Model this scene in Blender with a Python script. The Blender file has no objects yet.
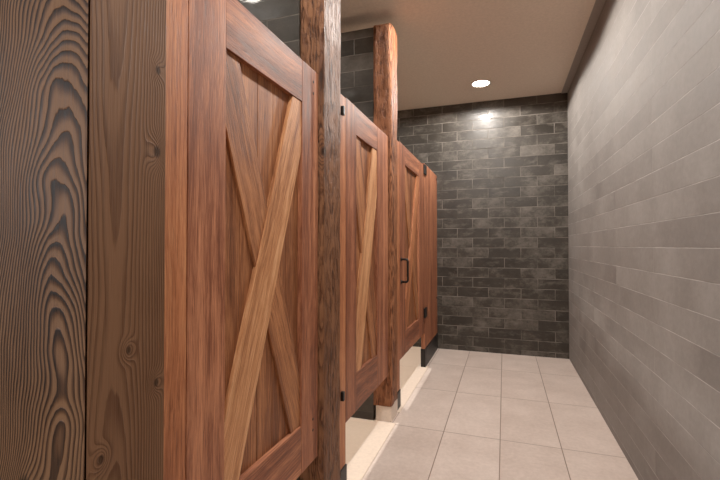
import bpy, bmesh, math, random
from mathutils import Vector, Matrix, noise as mnoise
random.seed(4)
scn = bpy.context.scene
C = scn.collection
PI = math.pi

# ------------------------------------------------------------------ layout
XR = .585        # tiled wall on the right
W = 4.433        # far tiled wall
H = 2.57         # ceiling
XL = -2.30       # wall behind the stalls
YN = -1.60       # wall behind the camera
XD = -.672       # front face of the stall doors
XP = -.655       # front face of the timber posts

# ------------------------------------------------------------------ materials
def S(c):        # sRGB 0-255 to linear
    return tuple(((v/255)/12.92 if v/255 <= .04045 else ((v/255+.055)/1.055)**2.4) for v in c) + (1,)

class NT:
    def __init__(s, name):
        s.m = bpy.data.materials.new(name); s.m.use_nodes = True
        s.t = s.m.node_tree; s.N = s.t.nodes; s.L = s.t.links
        s.b = s.N['Principled BSDF']
    def n(s, typ, **kw):
        x = s.N.new(typ)
        for k, v in kw.items(): setattr(x, k, v)
        return x
    def put(s, sock, v):
        if isinstance(v, bpy.types.NodeSocket): s.L.new(v, sock)
        elif v is not None: sock.default_value = v
    def math(s, op, a, b=None, c=None, clamp=False):
        x = s.n('ShaderNodeMath', operation=op, use_clamp=clamp)
        for i, v in enumerate((a, b, c)): s.put(x.inputs[i], v)
        return x.outputs[0]
    def vmath(s, op, a, b=None):
        x = s.n('ShaderNodeVectorMath', operation=op)
        s.put(x.inputs[0], a); s.put(x.inputs[1], b)
        return x.outputs[0]
    def xyz(s, x, y, z):
        c = s.n('ShaderNodeCombineXYZ')
        for i, v in enumerate((x, y, z)): s.put(c.inputs[i], v)
        return c.outputs[0]
    def sep(s, v):
        c = s.n('ShaderNodeSeparateXYZ'); s.put(c.inputs[0], v); return c.outputs
    def coord(s): return s.n('ShaderNodeTexCoord').outputs['Object']
    def noise(s, vec, scale, detail=3, rough=.55, dim='3D', out=0):
        x = s.n('ShaderNodeTexNoise', noise_dimensions=dim)
        s.put(x.inputs['Vector'], vec); x.inputs['Scale'].default_value = scale
        x.inputs['Detail'].default_value = detail; x.inputs['Roughness'].default_value = rough
        return x.outputs[out]
    def white(s, vec):
        x = s.n('ShaderNodeTexWhiteNoise', noise_dimensions='3D'); s.put(x.inputs['Vector'], vec)
        return x.outputs['Value']
    def rng(s, v, a, b, c=0., d=1., smooth=False):
        x = s.n('ShaderNodeMapRange', interpolation_type='SMOOTHSTEP' if smooth else 'LINEAR')
        for i, q in enumerate((v, a, b, c, d)): s.put(x.inputs[i], q)
        return x.outputs[0]
    def mix(s, f, a, b, blend='MIX'):
        x = s.n('ShaderNodeMix', data_type='RGBA', blend_type=blend)
        s.put(x.inputs[0], f); s.put(x.inputs[6], a); s.put(x.inputs[7], b)
        return x.outputs[2]
    def ramp(s, f, stops):
        x = s.n('ShaderNodeValToRGB'); s.put(x.inputs[0], f)
        e = x.color_ramp.elements
        while len(e) < len(stops): e.new(.5)
        for q, (p, c) in zip(e, stops): q.position = p; q.color = c
        return x.outputs[0]
    def bump(s, h, dist, strength=1.):
        x = s.n('ShaderNodeBump'); s.put(x.inputs['Height'], h)
        x.inputs['Distance'].default_value = dist; x.inputs['Strength'].default_value = strength
        s.L.new(x.outputs[0], s.b.inputs['Normal'])
    def rand(s): return s.n('ShaderNodeObjectInfo').outputs['Random']
    def fin(s, col=None, rough=None, spec=None, **kw):
        s.put(s.b.inputs['Base Color'], col); s.put(s.b.inputs['Roughness'], rough)
        if spec is not None: s.b.inputs['Specular IOR Level'].default_value = spec
        for k, v in kw.items(): s.put(s.b.inputs[k], v)
        return s.m

def plain(name, col, rough=.5, spec=.5, metal=0., bumpy=0.):
    t = NT(name)
    v = t.noise(t.coord(), 60, 3)
    c = t.mix(t.rng(v, .3, .7), tuple(x*.88 for x in col[:3])+(1,), col)
    if bumpy: t.bump(v, bumpy)
    return t.fin(c, rough, spec, Metallic=metal)

def brick_tiles(name, axis, u0, z0, w, h, dark, mid, light, grout, g=.0032, rough=(.16, .42), gu=None,
                smear=0., tilt=.0014, gstr=1., spec=.5, chance=(.25, .9), cloud=(.3, .72), coat=0., wavy=.0006, cs=5.5, worn=0., SEED=21.3, top=22.5):
    """running-bond wall tiles laid out in metres on the wall itself"""
    t = NT(name)
    X, Y, Z = t.sep(t.coord())
    U = X if axis == 'x' else Y
    u = t.math('DIVIDE', t.math('SUBTRACT', U, u0), w)
    v = t.math('DIVIDE', t.math('SUBTRACT', Z, z0), h)
    row = t.math('FLOOR', v)
    sh = t.math('MULTIPLY', t.math('PINGPONG', row, 1.), .5)
    uu = t.math('ADD', u, sh)
    col = t.math('FLOOR', uu)
    fu = t.math('FRACT', uu); fv = t.math('FRACT', v)
    du = t.math('MULTIPLY', t.math('MINIMUM', fu, t.math('SUBTRACT', 1., fu)), w)
    dv = t.math('MULTIPLY', t.math('MINIMUM', fv, t.math('SUBTRACT', 1., fv)), h)
    mu = t.rng(du, (gu or g)*.4, (gu or g)*.75, smooth=True)
    mv = t.rng(dv, g*.4, g*.75, smooth=True)
    mask = t.math('MULTIPLY', mu, mv)
    cell = t.xyz(col, row, 3.7)
    r1 = t.white(cell); r2 = t.white(t.xyz(row, col, 9.1)); r3 = t.white(t.xyz(col, row, SEED))
    p = t.xyz(t.math('ADD', U, t.math('MULTIPLY', r1, 7.)), t.math('ADD', Z, t.math('MULTIPLY', r2, 5.)), 0.)
    ps = t.vmath('MULTIPLY', p, (1., 1.0 + smear, 1.))
    n1 = t.noise(ps, cs, 5, .6); n2 = t.noise(p, 38, 4, .65); n3 = t.noise(p, 170, 2)
    k = t.math('ADD', t.math('MULTIPLY', t.rng(r1, *chance), .42), t.math('MULTIPLY', t.rng(n1, *cloud), .42))
    k = t.math('ADD', k, t.math('MULTIPLY', t.rng(n2, .3, .7), .16))
    tile = t.ramp(k, [(.1, dark), (.5, mid), (.95, light)])
    gm = t.math('SUBTRACT', 1., t.math('MULTIPLY', t.math('SUBTRACT', 1., mask), gstr))
    if worn:
        sc = t.rng(t.noise(t.vmath('MULTIPLY', p, (.45, 1., 1.)), 13, 5, .7), .52, .75, 0., worn)
        tile = t.mix(sc, tile, light)
        gb = t.rng(t.noise(t.xyz(U, Z, 3.), 6, 3), .38, .6, .15, 1.)
        gm = t.math('SUBTRACT', 1., t.math('MULTIPLY', t.math('SUBTRACT', 1., gm), gb))
    c = t.mix(gm, grout, tile)
    ro = t.math('ADD', t.rng(n1, .35, .7, rough[0], rough[1]), t.math('MULTIPLY', n2, .06))
    ro = t.mix(mask, (.8, .8, .8, 1), ro)
    # each tile sits a hair out of plane, plus a slightly wavy face and recessed joints
    hgt = t.math('MULTIPLY', mask, .0012)
    hgt = t.math('ADD', hgt, t.math('MULTIPLY', t.math('MULTIPLY', fu, t.math('SUBTRACT', r2, .5)), tilt))
    hgt = t.math('ADD', hgt, t.math('MULTIPLY', t.math('MULTIPLY', fv, t.math('SUBTRACT', r3, .5)), tilt*.4))
    hgt = t.math('ADD', hgt, t.math('MULTIPLY', n2, wavy))
    hgt = t.math('ADD', hgt, t.math('MULTIPLY', n3, .00010))
    t.bump(hgt, 1., 1.)
    if coat:
        t.put(t.b.inputs['Coat Weight'], t.math('MULTIPLY', t.math('MULTIPLY', mask, coat), t.math('GREATER_THAN', row, top)))   # only the uppermost course is polished
        t.b.inputs['Coat Roughness'].default_value = .035
        x = t.n('ShaderNodeBump'); t.put(x.inputs['Height'], hgt); x.inputs['Distance'].default_value = .12
        t.L.new(x.outputs[0], t.b.inputs['Coat Normal'])
    return t.fin(c, ro, spec)

def floor_tiles(name, x0, y0, w, l, base, dark, grout, rough=.42):
    t = NT(name)
    X, Y, Z = t.sep(t.coord())
    u = t.math('DIVIDE', t.math('SUBTRACT', X, x0), w); v = t.math('DIVIDE', t.math('SUBTRACT', Y, y0), l)
    cu, cv = t.math('FLOOR', u), t.math('FLOOR', v)
    fu, fv = t.math('FRACT', u), t.math('FRACT', v)
    du = t.math('MULTIPLY', t.math('MINIMUM', fu, t.math('SUBTRACT', 1., fu)), w)
    dv = t.math('MULTIPLY', t.math('MINIMUM', fv, t.math('SUBTRACT', 1., fv)), l)
    d = t.math('MINIMUM', du, dv)
    mask = t.rng(d, .0014, .0032, smooth=True)
    r1 = t.white(t.xyz(cu, cv, 1.3)); r2 = t.white(t.xyz(cv, cu, 5.1))
    p = t.xyz(t.math('ADD', X, t.math('MULTIPLY', r1, 6.)), t.math('ADD', Y, t.math('MULTIPLY', r2, 6.)), 0.)
    n1 = t.noise(p, 4.5, 5, .6); n2 = t.noise(p, 45, 4, .65); n3 = t.noise(p, 260, 2)
    k = t.math('ADD', t.math('MULTIPLY', r1, .3), t.math('MULTIPLY', t.rng(n1, .3, .7), .5))
    k = t.math('ADD', k, t.math('MULTIPLY', t.math('SUBTRACT', t.rng(n2, .3, .7), .3), .5))
    c = t.mix(t.math('MULTIPLY', k, .85, clamp=True), dark, base)
    c = t.mix(t.rng(n3, .62, .8, 0, .35), c, tuple(x*.8 for x in dark[:3])+(1,))
    c = t.mix(mask, grout, c)
    h = t.math('ADD', t.math('MULTIPLY', mask, .0012), t.math('MULTIPLY', n3, .0003))
    h = t.math('ADD', h, t.math('MULTIPLY', n2, .0003))
    t.bump(h, 1.)
    return t.fin(c, t.rng(n2, .3, .7, rough-.06, rough+.1), .4)

def door_wood(name, dark, mid, light):
    """smooth oiled red-brown hardwood, straight grain along the local Z of each board"""
    t = NT(name)
    r = t.rand()
    off = t.xyz(t.math('MULTIPLY', r, 37.), t.math('MULTIPLY', r, 91.), t.math('MULTIPLY', r, 53.))
    P = t.vmath('ADD', t.coord(), off)
    wob = t.noise(t.vmath('MULTIPLY', P, (1., 1., .8)), 2.2, 2)
    X, Y, Z = t.sep(P)
    Xw = t.math('ADD', X, t.math('MULTIPLY', wob, .05)); Yw = t.math('ADD', Y, t.math('MULTIPLY', wob, .05))
    Pa = t.xyz(Xw, Yw, t.math('MULTIPLY', Z, .035))
    bands = t.noise(Pa, 24, 2); fine = t.noise(Pa, 230, 4, .7)
    pores = t.noise(t.xyz(X, Y, t.math('MULTIPLY', Z, .03)), 620, 2, .5)
    blot = t.noise(t.vmath('MULTIPLY', P, (1., 1., .3)), 6, 3)
    k = t.math('ADD', t.math('MULTIPLY', t.rng(bands, .3, .7), .38), t.math('MULTIPLY', t.rng(fine, .34, .66), .46))
    k = t.math('ADD', k, t.math('MULTIPLY', t.rng(blot, .3, .7), .2))
    k = t.math('ADD', k, t.math('MULTIPLY', t.math('SUBTRACT', r, .5), .16))
    c = t.ramp(k, [(.12, dark), (.5, mid), (.9, light)])
    c = t.mix(t.rng(pores, .6, .72, 0, .5), c, tuple(x*.55 for x in dark[:3])+(1,))
    h = t.math('SUBTRACT', t.math('MULTIPLY', fine, .0004), t.math('MULTIPLY', t.rng(pores, .55, .75), .0004))
    t.bump(h, 1.)
    return t.fin(c, t.rng(fine, .3, .7, .42, .58), .22)

def rough_wood(name, pith, ring, wander, tones, knots=(), plane='y', seed=0., hard=1., rough=.45, zs=.8, spec=.45, lean=0., burn=0.):
    """wire-brushed fir: growth rings round a wandering pith, cut by the faces of the timber"""
    dark, mid, light = tones
    t = NT(name)
    P = t.coord()
    X, Y, Z = t.sep(P)
    Q = t.vmath('ADD', t.vmath('MULTIPLY', P, (1.6, 1.6, zs)), (seed, seed*1.7, seed*.6))
    nz = t.n('ShaderNodeTexNoise'); t.put(nz.inputs['Vector'], Q); nz.inputs['Scale'].default_value = 2.1
    nz.inputs['Detail'].default_value = 2.0; nz.inputs['Roughness'].default_value = .45
    nx, ny, _ = t.sep(nz.outputs['Color'])
    A = t.math('ADD', t.math('SUBTRACT', X, pith[0]), t.math('MULTIPLY', t.math('SUBTRACT', nx, .5), wander))
    B = t.math('ADD', t.math('SUBTRACT', Y, pith[1]), t.math('MULTIPLY', t.math('SUBTRACT', ny, .5), wander))
    if lean: B = t.math('SUBTRACT', B, t.math('MULTIPLY', Z, lean))
    rad = t.math('SQRT', t.math('ADD', t.math('MULTIPLY', A, A), t.math('MULTIPLY', B, B)))
    jit = t.noise(t.vmath('MULTIPLY', P, (1., 1., .16)), 55, 3)
    rad = t.math('ADD', rad, t.math('MULTIPLY', t.math('SUBTRACT', jit, .5), ring*.55))
    core = None
    a = X if plane == 'y' else Y
    for (k0, kz, s, amp) in knots:
        da = t.math('DIVIDE', t.math('SUBTRACT', a, k0), s); dz = t.math('DIVIDE', t.math('SUBTRACT', Z, kz), s*1.35)
        q = t.math('ADD', t.math('MULTIPLY', da, da), t.math('MULTIPLY', dz, dz))
        e = t.math('EXPONENT', t.math('MULTIPLY', q, -.5))
        rad = t.math('ADD', rad, t.math('MULTIPLY', e, amp))
        c = t.rng(q, .05, .5, 1., 0., smooth=True)
        core = c if core is None else t.math('MAXIMUM', core, c)
    f = t.math('FRACT', t.math('DIVIDE', rad, ring))
    late = t.math('MULTIPLY', t.rng(f, .25, .85, smooth=True), t.rng(f, .9, 1., 1., 0., smooth=True))
    fib = t.noise(t.vmath('MULTIPLY', P, (1., 1., .025)), 420, 3, .6)
    blot = t.noise(t.vmath('MULTIPLY', P, (1., 1., .4)), 7, 4)
    k = t.math('SUBTRACT', .92, t.math('MULTIPLY', late, .72*hard))
    k = t.math('ADD', k, t.math('MULTIPLY', t.math('SUBTRACT', fib, .5), .55))
    k = t.math('ADD', k, t.math('MULTIPLY', t.math('SUBTRACT', blot, .5), .7))
    if burn:   # adze marks and scorched hollows
        b1 = t.noise(t.vmath('MULTIPLY', P, (1., 1., .34)), 46, 4, .62)
        hol = t.rng(b1, .44, .64, 0., 1., smooth=True)
        k = t.math('SUBTRACT', k, t.math('MULTIPLY', hol, .42*burn))
    col = t.ramp(k, [(.12, dark), (.5, mid), (.95, light)])
    if core is not None:
        col = t.mix(t.math('MULTIPLY', core, .75), col, tuple(x*.5 for x in dark[:3])+(1,))
    h = t.math('ADD', t.math('MULTIPLY', late, .0012*hard), t.math('MULTIPLY', fib, .0008))
    if burn: h = t.math('SUBTRACT', h, t.math('MULTIPLY', hol, .0035))
    t.bump(h, 1.)
    return t.fin(col, t.rng(fib, .3, .7, rough-.08, rough+.12), spec)

G = lambda v: (v, v*.97, v*.94, 1)
M = {}
M['back'] = brick_tiles('slate tile far wall', 'x', -.152+.1545, .05, .309, .1015,
                        S((35, 31, 27)), S((52, 47, 41)), S((110, 103, 95)), S((120, 112, 104)), g=.0046, rough=(.32, .5), gstr=.9, chance=(-.15, 1.15), coat=.8, wavy=.0011, spec=.32, worn=.6, SEED=33.1)
M['right'] = brick_tiles('concrete tile side wall', 'y', .2, .04, 1.22, .104,
                         S((98, 92, 88)), S((122, 116, 111)), S((146, 141, 136)), S((178, 172, 166)), g=.0026, gu=.0010,
                         rough=(.62, .8), spec=.32, smear=-.5, tilt=.0003, gstr=.8, chance=(-.7, 1.7), cloud=(.3, .7), cs=2.6, worn=.3)
M['part'] = brick_tiles('slate tile partition', 'x', -.9, .05, .309, .1025,
                        S((40, 36, 31)), S((60, 54, 48)), S((96, 89, 81)), S((116, 108, 99)), g=.0036, rough=(.3, .5), gstr=.9, coat=.5, spec=.35, top=18.5, wavy=.001, worn=.3)
M['left'] = brick_tiles('slate tile behind stalls', 'y', 0, .05, .309, .1025,
                        S((66, 62, 57)), S((94, 88, 82)), S((130, 124, 118)), S((126, 122, 116)))
M['floor'] = floor_tiles('beige floor tile', -.3385, 2.47, .3125, .694, S((232, 215, 204)), S((194, 174, 162)), S((140, 118, 104)))
M['stallfloor'] = floor_tiles('stall floor tile', -.735, 2.47, .61, .61, S((244, 220, 196)), S((228, 200, 174)), S((206, 178, 154)))
M['sill'] = plain('pale stone sill', S((232, 210, 190)), .5)
M['plinth'] = plain('pale stone block', S((240, 222, 206)), .6, bumpy=.001)
M['ceil'] = plain('beige ceiling paint', S((226, 210, 192)), .85, .2, bumpy=.0004)
M['rearwall'] = plain('warm grey plaster', S((176, 170, 164)), .8, .2)
M['ceilshade'] = plain('dark grey ceiling shade', S((150, 142, 134)), .6, .3)  # grey that paints in the shaded band along the ceiling edge
M['door'] = door_wood('red brown door wood', S((74, 38, 25)), S((140, 82, 57)), S((202, 132, 94)))
M['brace'] = door_wood('golden brace wood', S((124, 70, 40)), S((200, 136, 90)), S((240, 184, 134)))
M['filler'] = door_wood('light filler wood', S((112, 60, 36)), S((176, 106, 68)), S((216, 146, 98)))
M['panelwood'] = door_wood('panel wood', S((70, 37, 22)), S((136, 82, 52)), S((198, 132, 86)))
fir = (S((50, 33, 23)), S((112, 80, 58)), S((160, 124, 94)))
M['front'] = rough_wood('brushed fir front', (-.716, .440), .0062, .10, (S((28, 16, 9)), S((80, 53, 35)), S((122, 88, 62))),
                        [(-.80, .66, .03, -.020)], 'y', 5.3, 1.0, zs=1.5, rough=.5, spec=.25, lean=.15)
M['side'] = rough_wood('brushed fir side', (-.72, .56), .0046, .05, (S((40, 23, 13)), S((82, 53, 35)), S((118, 84, 60))),
                       [(.652, .815, .011, .022), (.587, .895, .010, .018), (.533, .72, .011, .02), (.650, 1.275, .016, -.024), (.652, 1.44, .012, .016)],
                       'x', 2.1, .48, zs=.5, rough=.6, spec=.15)
M['hewn'] = rough_wood('rough hewn post', (.02, .09), .0055, .06, (S((34, 19, 12)), S((92, 57, 38)), S((134, 90, 62))),
                       [(.02, 1.35, .03, .03)], 'x', 7.7, .5, zs=.9, rough=.5, spec=.15, burn=.7)
M['hewn2'] = rough_wood('rough hewn post reddish', (-.02, .06), .0060, .06, (S((34, 18, 11)), S((112, 64, 40)), S((164, 106, 72))),
                        [(.09, 2.0, .022, .03)], 'x', 3.9, .7, zs=.9, rough=.55, spec=.15, burn=.6)
M['black'] = plain('black metal', S((16, 14, 14)), .42, .5, .3)
M['shoe'] = plain('black base plate', S((22, 18, 17)), .5, .3, .0)
M['trimwhite'] = plain('white trim ring', S((225, 215, 200)), .5)
def glow(name, col, st):
    t = NT(name); return t.fin((0, 0, 0, 1), .5, None, **{'Emission Color': col, 'Emission Strength': st})
M['lens'] = glow('lit lens', (1, .92, .82, 1), 45.)

# ------------------------------------------------------------------ mesh helpers
def link(name, me, m, parent=None, loc=(0, 0, 0), smooth=False):
    o = bpy.data.objects.new(name, me); C.objects.link(o)
    me.materials.append(M[m] if isinstance(m, str) else m)
    if smooth: me.polygons.foreach_set('use_smooth', [True]*len(me.polygons))
    o.location = loc
    if parent: o.parent = parent
    return o
def obj(name, bm, m, parent=None, loc=(0, 0, 0), smooth=False):
    bmesh.ops.recalc_face_normals(bm, faces=bm.faces)
    me = bpy.data.meshes.new(name); bm.to_mesh(me); bm.free()
    return link(name, me, m, parent, loc, smooth)
def thing(name, label, cat, loc=(0, 0, 0), group=None):
    o = bpy.data.objects.new(name, None); C.objects.link(o); o.location = loc; o.empty_display_size = .1
    return tag(o, label, cat, group)
def tag(o, label, cat, group=None):
    o['label'] = label; o['category'] = cat
    if group: o['group'] = group
    return o
def struct(o): o['kind'] = 'structure'; return o
def box_bm(x0, x1, y0, y1, z0, z1, bev=0., seg=2):
    bm = bmesh.new(); bmesh.ops.create_cube(bm, size=1)
    bmesh.ops.scale(bm, vec=(x1-x0, y1-y0, z1-z0), verts=bm.verts)
    bmesh.ops.translate(bm, vec=((x0+x1)/2, (y0+y1)/2, (z0+z1)/2), verts=bm.verts)
    if bev: bmesh.ops.bevel(bm, geom=bm.edges[:], offset=bev, segments=seg, profile=.6, affect='EDGES')
    return bm
def prism_bm(pts, axis, a, b, bev=0.):
    """convex polygon pts extruded along axis from a to b"""
    def P(p, t): return {'x': (t, p[0], p[1]), 'z': (p[0], p[1], t)}[axis]
    bm = bmesh.new()
    A = [bm.verts.new(P(p, a)) for p in pts]; B = [bm.verts.new(P(p, b)) for p in pts]
    bm.faces.new(A); bm.faces.new(B[::-1])
    for i in range(len(pts)):
        j = (i+1) % len(pts); bm.faces.new((A[j], A[i], B[i], B[j]))
    if bev: bmesh.ops.bevel(bm, geom=bm.edges[:], offset=bev, segments=2, profile=.6, affect='EDGES')
    return bm
def lathe_bm(prof, n=40):
    bm = bmesh.new(); rings = []
    for r, z in prof:
        rings.append([bm.verts.new((r*math.cos(2*PI*i/n), r*math.sin(2*PI*i/n), z)) for i in range(n)] if r > 1e-6 else [bm.verts.new((0, 0, z))])
    for a, b in zip(rings, rings[1:]):
        for i in range(n):
            j = (i+1) % n
            f = [a[i % len(a)], a[j % len(a)], b[j % len(b)], b[i % len(b)]]
            f = list(dict.fromkeys(f))
            if len(f) > 2: bm.faces.new(f)
    return bm
def tube_bm(pts, r, n=12):
    bm = bmesh.new(); rings = []
    pts = [Vector(p) for p in pts]
    for i, p in enumerate(pts):
        d = (pts[min(i+1, len(pts)-1)]-pts[max(i-1, 0)]).normalized()
        u = d.cross(Vector((0, 1, 0)));
        if u.length < 1e-3: u = d.cross(Vector((1, 0, 0)))
        u.normalize(); v = d.cross(u)
        rings.append([bm.verts.new(p+u*r*math.cos(2*PI*k/n)+v*r*math.sin(2*PI*k/n)) for k in range(n)])
    for a, b in zip(rings, rings[1:]):
        for k in range(n): bm.faces.new((a[k], a[(k+1) % n], b[(k+1) % n], b[k]))
    bm.faces.new(rings[0][::-1]); bm.faces.new(rings[-1])
    return bm
def board(name, pts, x0, x1, m, parent, ang=0., bev=.0015):
    """flat board in the stall-front plane; pts (y, z); grain runs along z turned by ang about x"""
    cy = sum(p[0] for p in pts)/len(pts); cz = sum(p[1] for p in pts)/len(pts)
    bm = prism_bm(pts, 'x', x0, x1, bev)
    R = Matrix.Rotation(ang, 4, 'X'); T = Matrix.Translation((0, cy, cz))
    bmesh.ops.transform(bm, matrix=(T @ R).inverted(), verts=bm.verts)
    o = obj(name, bm, m, parent)
    o.matrix_local = T @ R if parent is None else parent.matrix_basis.inverted() @ T @ R
    return o
def rect(y0, y1, z0, z1): return [(y0, z0), (y1, z0), (y1, z1), (y0, z1)]
def clip(poly, y0, y1, z0, z1):
    for i, s, lim in ((0, 1, y0), (0, -1, y1), (1, 1, z0), (1, -1, z1)):
        out = []
        for p, q in zip(poly, poly[1:]+poly[:1]):
            ip, iq = (p[i]-lim)*s >= 0, (q[i]-lim)*s >= 0
            if ip: out.append(p)
            if ip != iq:
                k = (lim-p[i])/(q[i]-p[i]); out.append((p[0]+k*(q[0]-p[0]), p[1]+k*(q[1]-p[1])))
        poly = out
    return poly
def hewn_bm(sx, sy, h, ch, amp, seed, nz=90):
    """rough-hewn timber: waney, slightly wavering cross-section; footprint (0..sx, 0..sy)"""
    ring = []
    corners = [(sx-ch, sy-ch, 0), (ch, sy-ch, 1), (ch, ch, 2), (sx-ch, ch, 3)]
    for i, (cx, cy, q) in enumerate(corners):
        for k in range(5):
            a = q*PI/2+k/4*PI/2; ring.append((cx+ch*math.cos(a), cy+ch*math.sin(a)))
        nx, nyy, nq = corners[(i+1) % 4]
        e = ring[-1]; a = nq*PI/2; f = (nx+ch*math.cos(a), nyy+ch*math.sin(a))
        for k in range(1, 6): ring.append((e[0]+(f[0]-e[0])*k/6, e[1]+(f[1]-e[1])*k/6))
    bm = bmesh.new(); rows = []
    for j in range(nz+1):
        z = h*j/nz; row = []
        for (x, y) in ring:
            d = Vector((x-sx/2, y-sy/2)); d.normalize()
            w = mnoise.noise(Vector((x*16+seed, y*16, z*7)))*amp*.8 + mnoise.noise(Vector((x*45, y*45+seed, z*16)))*amp*.55
            w = min(w, amp*.3)
            row.append(bm.verts.new((x+d.x*w, y+d.y*w, z)))
        rows.append(row)
    n = len(ring)
    for a, b in zip(rows, rows[1:]):
        for k in range(n): bm.faces.new((a[k], a[(k+1) % n], b[(k+1) % n], b[k]))
    bm.faces.new(rows[0][::-1]); bm.faces.new(rows[-1])
    return bm

# ------------------------------------------------------------------ the setting
struct(obj('floor', box_bm(-.735, XR, YN, W, -.08, 0), 'floor'))
struct(obj('floor', box_bm(XL, -.735, YN, W, -.08, 0), 'stallfloor'))
struct(obj('ceiling', box_bm(XL-.1, XR+.1, YN-.1, W+.1, H, H+.08), 'ceil'))
struct(obj('wall_right', box_bm(XR, XR+.1, YN, W, -.08, H), 'right'))
struct(obj('wall_back', box_bm(XL-.1, XR+.1, W, W+.1, -.08, H), 'back'))
struct(obj('wall_left', box_bm(XL-.1, XL, YN, W, -.08, H), 'left'))
struct(obj('wall_front', box_bm(XL-.1, XR+.1, YN-.1, YN, -.08, H), 'rearwall'))
# tiled partitions between the stalls
struct(obj('wall_partition', box_bm(XL, -.70, .56, .66, 0, H), 'part'))
struct(obj('wall_partition', box_bm(XL, -.757, 1.452, 1.62, 0, H-.02), 'part'))
struct(obj('wall_partition', box_bm(XL, -.772, 2.482, 2.64, 0, 2.462), 'part'))
# dark strip standing in for the shade where the ceiling meets the right-hand wall
struct(obj('shade_strip', box_bm(XR-.055, XR, YN, W, H-.006, H), 'ceilshade'))
# pale sills under the doors
struct(obj('trim_2', box_bm(-.738, -.632, .70, 1.45, 0, .004, .001), 'sill'))
struct(obj('trim_3', box_bm(-.738, -.630, 1.66, 2.478, 0, .004, .001), 'sill'))
struct(obj('trim_4', box_bm(-.738, -.645, 2.65, 3.75, 0, .004, .001), 'sill'))

# ------------------------------------------------------------------ timber posts
t = thing('timber_post', 'wide dark brushed timber post nearest the camera, at the near end of the stalls', 'post', (-.68, .52, 0), 'timber posts along the stalls')
bm = prism_bm([(-1.35, .503), (-.6562, .5032), (-.695, .540), (-1.35, .538)], 'z', 0, H, .0025)
fb = obj('front_board', bm, 'front', t); fb.location = (.68, -.52, 0); fb['label'] = 'dark board with coarse flame grain'
bm = prism_bm([(-.6555, .5058), (-.6555, .673), (-.692, .673), (-.692, .545)], 'z', 0, H, .002)
sb = obj('side_board', bm, 'side', t); sb.location = (.68, -.52, 0); sb['label'] = 'mid brown board with fine grain and knots'

def post(label, m, y0, sy, z0, z1, seed, dx=.104):
    o = obj('timber_post', hewn_bm(dx, sy, z1-z0, .019, .006, seed), m, None, (XP-dx, y0, z0), True)
    return tag(o, label, 'post', 'timber posts along the stalls')
post('rough hewn timber post between the first and second stall doors', 'hewn', 1.453, .196, .1, H-.002, 3.1)
post('rough reddish timber post on a pale stone block, between the second and third stall doors', 'hewn2', 2.474, .172, .1, 2.468, 11.7, .119)
def plinth(label, y0, y1):
    o = obj('stone_plinth', box_bm(-.104, -.004, 0, y1-y0, 0, .1, .003), 'plinth', None, (XP, y0, 0))
    return tag(o, label, 'plinth', 'stone blocks under the timber posts')
plinth('pale stone block under the post between first and second stall', 1.46, 1.64)
plinth('pale stone block under the post between second and third stall', 2.49, 2.648)

# ------------------------------------------------------------------ filler panels beside the posts
def filler(label, y0, y1, z1, shoe, near=0., wood='filler'):
    t = thing('filler_panel', label, 'panel', (XD, (y0+y1)/2, 0), 'fixed wooden filler panels')
    board('panel', rect(y0, y1, shoe+.001, z1), XD-.033, XD, wood, t, 0, .002)
    bm = box_bm(XD-.037, XD+.006, y0-.001-near, y1+.001, 0, shoe, .002)
    s = obj('base_plate', bm, 'shoe', t); s.location = (-t.location.x, -t.location.y, 0); s['label'] = 'black base plate'
    return t
filler('narrow wooden filler panel between the nearest dark post and the first stall door', .6765, .7525, 2.57, .11)
fp = filler('narrow wooden filler panel left of the second stall door, against the rough post', 1.668, 1.742, 1.752, .115)
filler('narrow wooden filler panel left of the third stall door, with black base plate', 2.652, 2.762, 1.79, .115)
for z in (1.677, .435):
    bm = box_bm(XD+.0003, XD+.016, 1.676, 1.694, z-.02, z+.02, .003)
    h = obj('bracket', bm, 'black', fp); h.location = -fp.location
ep = filler('wide wooden end panel against the far tiled wall, black base plate', 3.700, 4.428, 1.825, .165, wood='door')
for z in (1.785, .54):
    s = obj('screw_cap', lathe_bm([(0, .006), (.008, .006), (.011, .003), (.011, 0), (0, 0)], 16), 'black', ep)
    s.matrix_local = ep.matrix_basis.inverted() @ Matrix.Translation((XD, 4.395, z)) @ Matrix.Rotation(PI/2, 4, 'Y')

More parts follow.
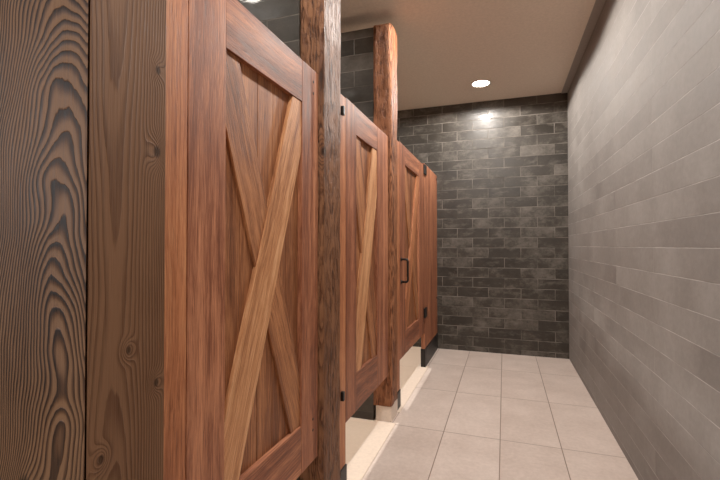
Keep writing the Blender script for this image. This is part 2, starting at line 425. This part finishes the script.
# ------------------------------------------------------------------ stall doors
def door(label, y0, y1, z0, z1, oy0, oy1, oz0, oz1, bw, hinges=(), handle=None, screws=(), bm_='brace'):
    t = thing('stall_door', label, 'door', (XD, (y0+y1)/2, z0), 'stall doors with crossed braces')
    xb = XD-.035
    board('stile', rect(y0, oy0, z0, z1), xb, XD, 'door', t)
    board('stile', rect(oy1, y1, z0, z1), xb, XD, 'door', t)
    board('rail', rect(oy0+.0006, oy1-.0006, oz1, z1), xb, XD-.0006, 'door', t, PI/2)
    board('rail', rect(oy0+.0006, oy1-.0006, z0, oz0), xb, XD-.0006, 'door', t, PI/2)
    # recessed tongue-and-groove panel: one mesh, shallow V joints
    bm = bmesh.new(); n = max(3, round((oy1-oy0)/.085)); prev = None; w = (oy1-oy0)/n
    ys = []
    for i in range(n):
        ys += [(oy0+i*w, -.0025), (oy0+i*w+.002, 0), (oy0+(i+1)*w-.002, 0)]
    ys.append((oy1, -.0025)); cyp = (y0+y1)/2; czp = (oz0+oz1)/2
    for y, dx in ys:
        c = [bm.verts.new((XD-.0165+dx, y-cyp, oz0-czp)), bm.verts.new((XD-.0165+dx, y-cyp, oz1-czp)),
             bm.verts.new((xb+.004, y-cyp, oz1-czp)), bm.verts.new((xb+.004, y-cyp, oz0-czp))]
        if prev:
            for k in range(4): bm.faces.new((prev[k], prev[(k+1) % 4], c[(k+1) % 4], c[k]))
        else: bm.faces.new(c)
        prev = c
    bm.faces.new(prev[::-1])
    p = obj('panel', bm, 'panelwood', t); p.location = (-XD, 0, czp-z0); p['label'] = 'recessed plank panel'
    # crossed braces, corner to corner
    cy, cz = (oy0+oy1)/2, (oz0+oz1)/2; L = Vector((oy1-oy0, oz1-oz0)); d = L.normalized()
    for sgn, xf in ((1, XD-.003), (-1, XD-.0075)):
        dd = Vector((d.x*sgn, d.y)); nn = Vector((dd.y, -dd.x)); q = []
        for a, b in ((-1, -1), (1, -1), (1, 1), (-1, 1)):
            v = dd*(a*L.length) + nn*(b*bw/2); q.append((cy+v.x, cz+v.y))
        q = clip(q, oy0+.0005, oy1-.0005, oz0+.0005, oz1-.0005)
        b = board('brace', q, XD-.0165, xf, bm_ if sgn > 0 else 'panelwood', t, -math.atan2(dd.x, dd.y), .0015)
        if sgn > 0: b['label'] = 'front diagonal brace in lighter golden wood'
    for (hy, hz, hw, hh) in hinges:
        bm = box_bm(XD+.0003, XD+.012, hy-hw/2, hy+hw/2, hz-hh/2, hz+hh/2, .003)
        h = obj('hinge', bm, 'black', t); h.location = -t.location
    if handle:
        hy, hz, hl, out = handle; r = .008
        pts = [(XD, hy, hz-hl/2)]
        for k in range(7):
            a = k/6*PI/2; pts.append((XD+out-.014+.014*math.sin(a), hy, hz-hl/2+.014-.014*math.cos(a)))
        for k in range(7):
            a = k/6*PI/2; pts.append((XD+out-.014+.014*math.cos(a), hy, hz+hl/2-.014+.014*math.sin(a)))
        pts.append((XD, hy, hz+hl/2))
        bm = tube_bm(pts, r)
        for s in (-1, 1):
            b2 = lathe_bm([(0, 0), (.013, 0), (.013, .004), (.008, .007), (0, .007)], 16)
            bmesh.ops.transform(b2, matrix=Matrix.Translation((XD, hy, hz+s*hl/2)) @ Matrix.Rotation(PI/2, 4, 'Y'), verts=b2.verts)
            me = bpy.data.meshes.new('tmp'); b2.to_mesh(me); b2.free(); bm.from_mesh(me); bpy.data.meshes.remove(me)
        h = obj('handle', bm, 'black', t, smooth=True); h.location = -t.location; h['label'] = 'black pull handle'
    for (sy, sz) in screws:
        s = obj('screw', lathe_bm([(0, .0015), (.004, .0015), (.0055, .0004), (.0055, 0), (0, 0)], 14), 'black', t)
        s.matrix_local = t.matrix_basis.inverted() @ Matrix.Translation((XD, sy, sz)) @ Matrix.Rotation(PI/2, 4, 'Y')
    return t
door('first and largest-looking stall door, nearest the camera, crossed braces on red-brown wood', .7555, 1.446, .290, 1.745, .889, 1.315, .455, 1.597, .12,
     screws=((1.405, 1.70), (1.405, 1.657), (1.405, .445), (1.405, .405)))
door('second stall door, in the middle between the two rough timber posts', 1.7445, 2.464, .295, 1.757, 1.885, 2.235, .475, 1.622, .150,
     )
door('third stall door, farthest from the camera, with black pull handle', 2.7645, 3.697, .31, 1.800, 2.930, 3.45, .475, 1.668, .115,
     hinges=((3.699, 1.765, .11, .085), (3.699, .49, .11, .085)), handle=(2.80, .915, .155, .047), bm_='filler')

# ------------------------------------------------------------------ ceiling downlights
def downlight(label, x, y, power, col=(1, .92, .84), r=.088, beam=168, blend=.1, group='recessed ceiling lights'):
    t = thing('ceiling_downlight', label, 'light', (x, y, H), group)
    obj('trim_ring', lathe_bm([(r, -.0005), (r+.002, -.006), (r-.004, -.009), (r-.014, -.007), (r-.016, -.001), (r-.016, -.0005)], 48), 'trimwhite', t, smooth=True)
    obj('lens', lathe_bm([(0, -.004), (r-.022, -.0045), (r-.016, -.003), (r-.016, -.001), (0, -.001)], 48), 'lens', t)
    L = bpy.data.lights.new('downlight_lamp', 'SPOT'); L.energy = power; L.color = col
    L.spot_size = math.radians(beam); L.spot_blend = blend; L.shadow_soft_size = .045
    lo = bpy.data.objects.new('downlight_lamp', L); C.objects.link(lo); lo.parent = t; lo.location = (0, 0, -.03)
    return t
downlight('round lit recessed downlight in the ceiling near the far tiled wall', -.195, 3.925, 58)
downlight('round recessed downlight over the middle of the corridor', -.215, 2.44, 62)
downlight('added out-of-view downlight over the corridor beside the first stall door', -.2, .95, 36)  # unseen lamp, added to light the near corridor
downlight('added out-of-view downlight over the corridor behind the viewpoint', -.2, -.55, 34)  # likewise added out of view for its light
downlight('round recessed downlight above the first stall', -1.42, .82, 60, beam=104, blend=.4)
downlight('round recessed downlight above the second stall', -1.42, 2.05, 140, beam=104, blend=.4)
downlight('round recessed downlight above the third stall', -1.42, 3.5, 140, beam=104, blend=.4)
# soft cool fill light added behind the viewpoint, no known source there
A = bpy.data.lights.new('fill_lamp', 'AREA'); A.shape = 'RECTANGLE'; A.size = 1.2; A.size_y = 1.0; A.energy = 14; A.color = (.95, .97, 1.)
ao = bpy.data.objects.new('fill_lamp', A); C.objects.link(ao); ao.location = (-1.75, -1.0, 1.5); ao.rotation_euler = (math.radians(90), 0, math.radians(-62))

# ------------------------------------------------------------------ world, camera, colour
wd = bpy.data.worlds.new('world'); scn.world = wd; wd.use_nodes = True
wd.node_tree.nodes['Background'].inputs[0].default_value = (.9, .85, .8, 1); wd.node_tree.nodes['Background'].inputs[1].default_value = .3
cam = bpy.data.cameras.new('camera'); co = bpy.data.objects.new('camera', cam); C.objects.link(co)
cam.sensor_fit = 'HORIZONTAL'; cam.sensor_width = 36; cam.lens = 36*415.5/720; cam.clip_start = .02
co.location = (0, 0, 1.0875); co.rotation_euler = (PI/2+.0134, 0, .3339)
scn.camera = co
scn.view_settings.view_transform = 'Standard'
scn.view_settings.look = 'None'
scn.view_settings.exposure = .14
scn.view_settings.gamma = 1.18
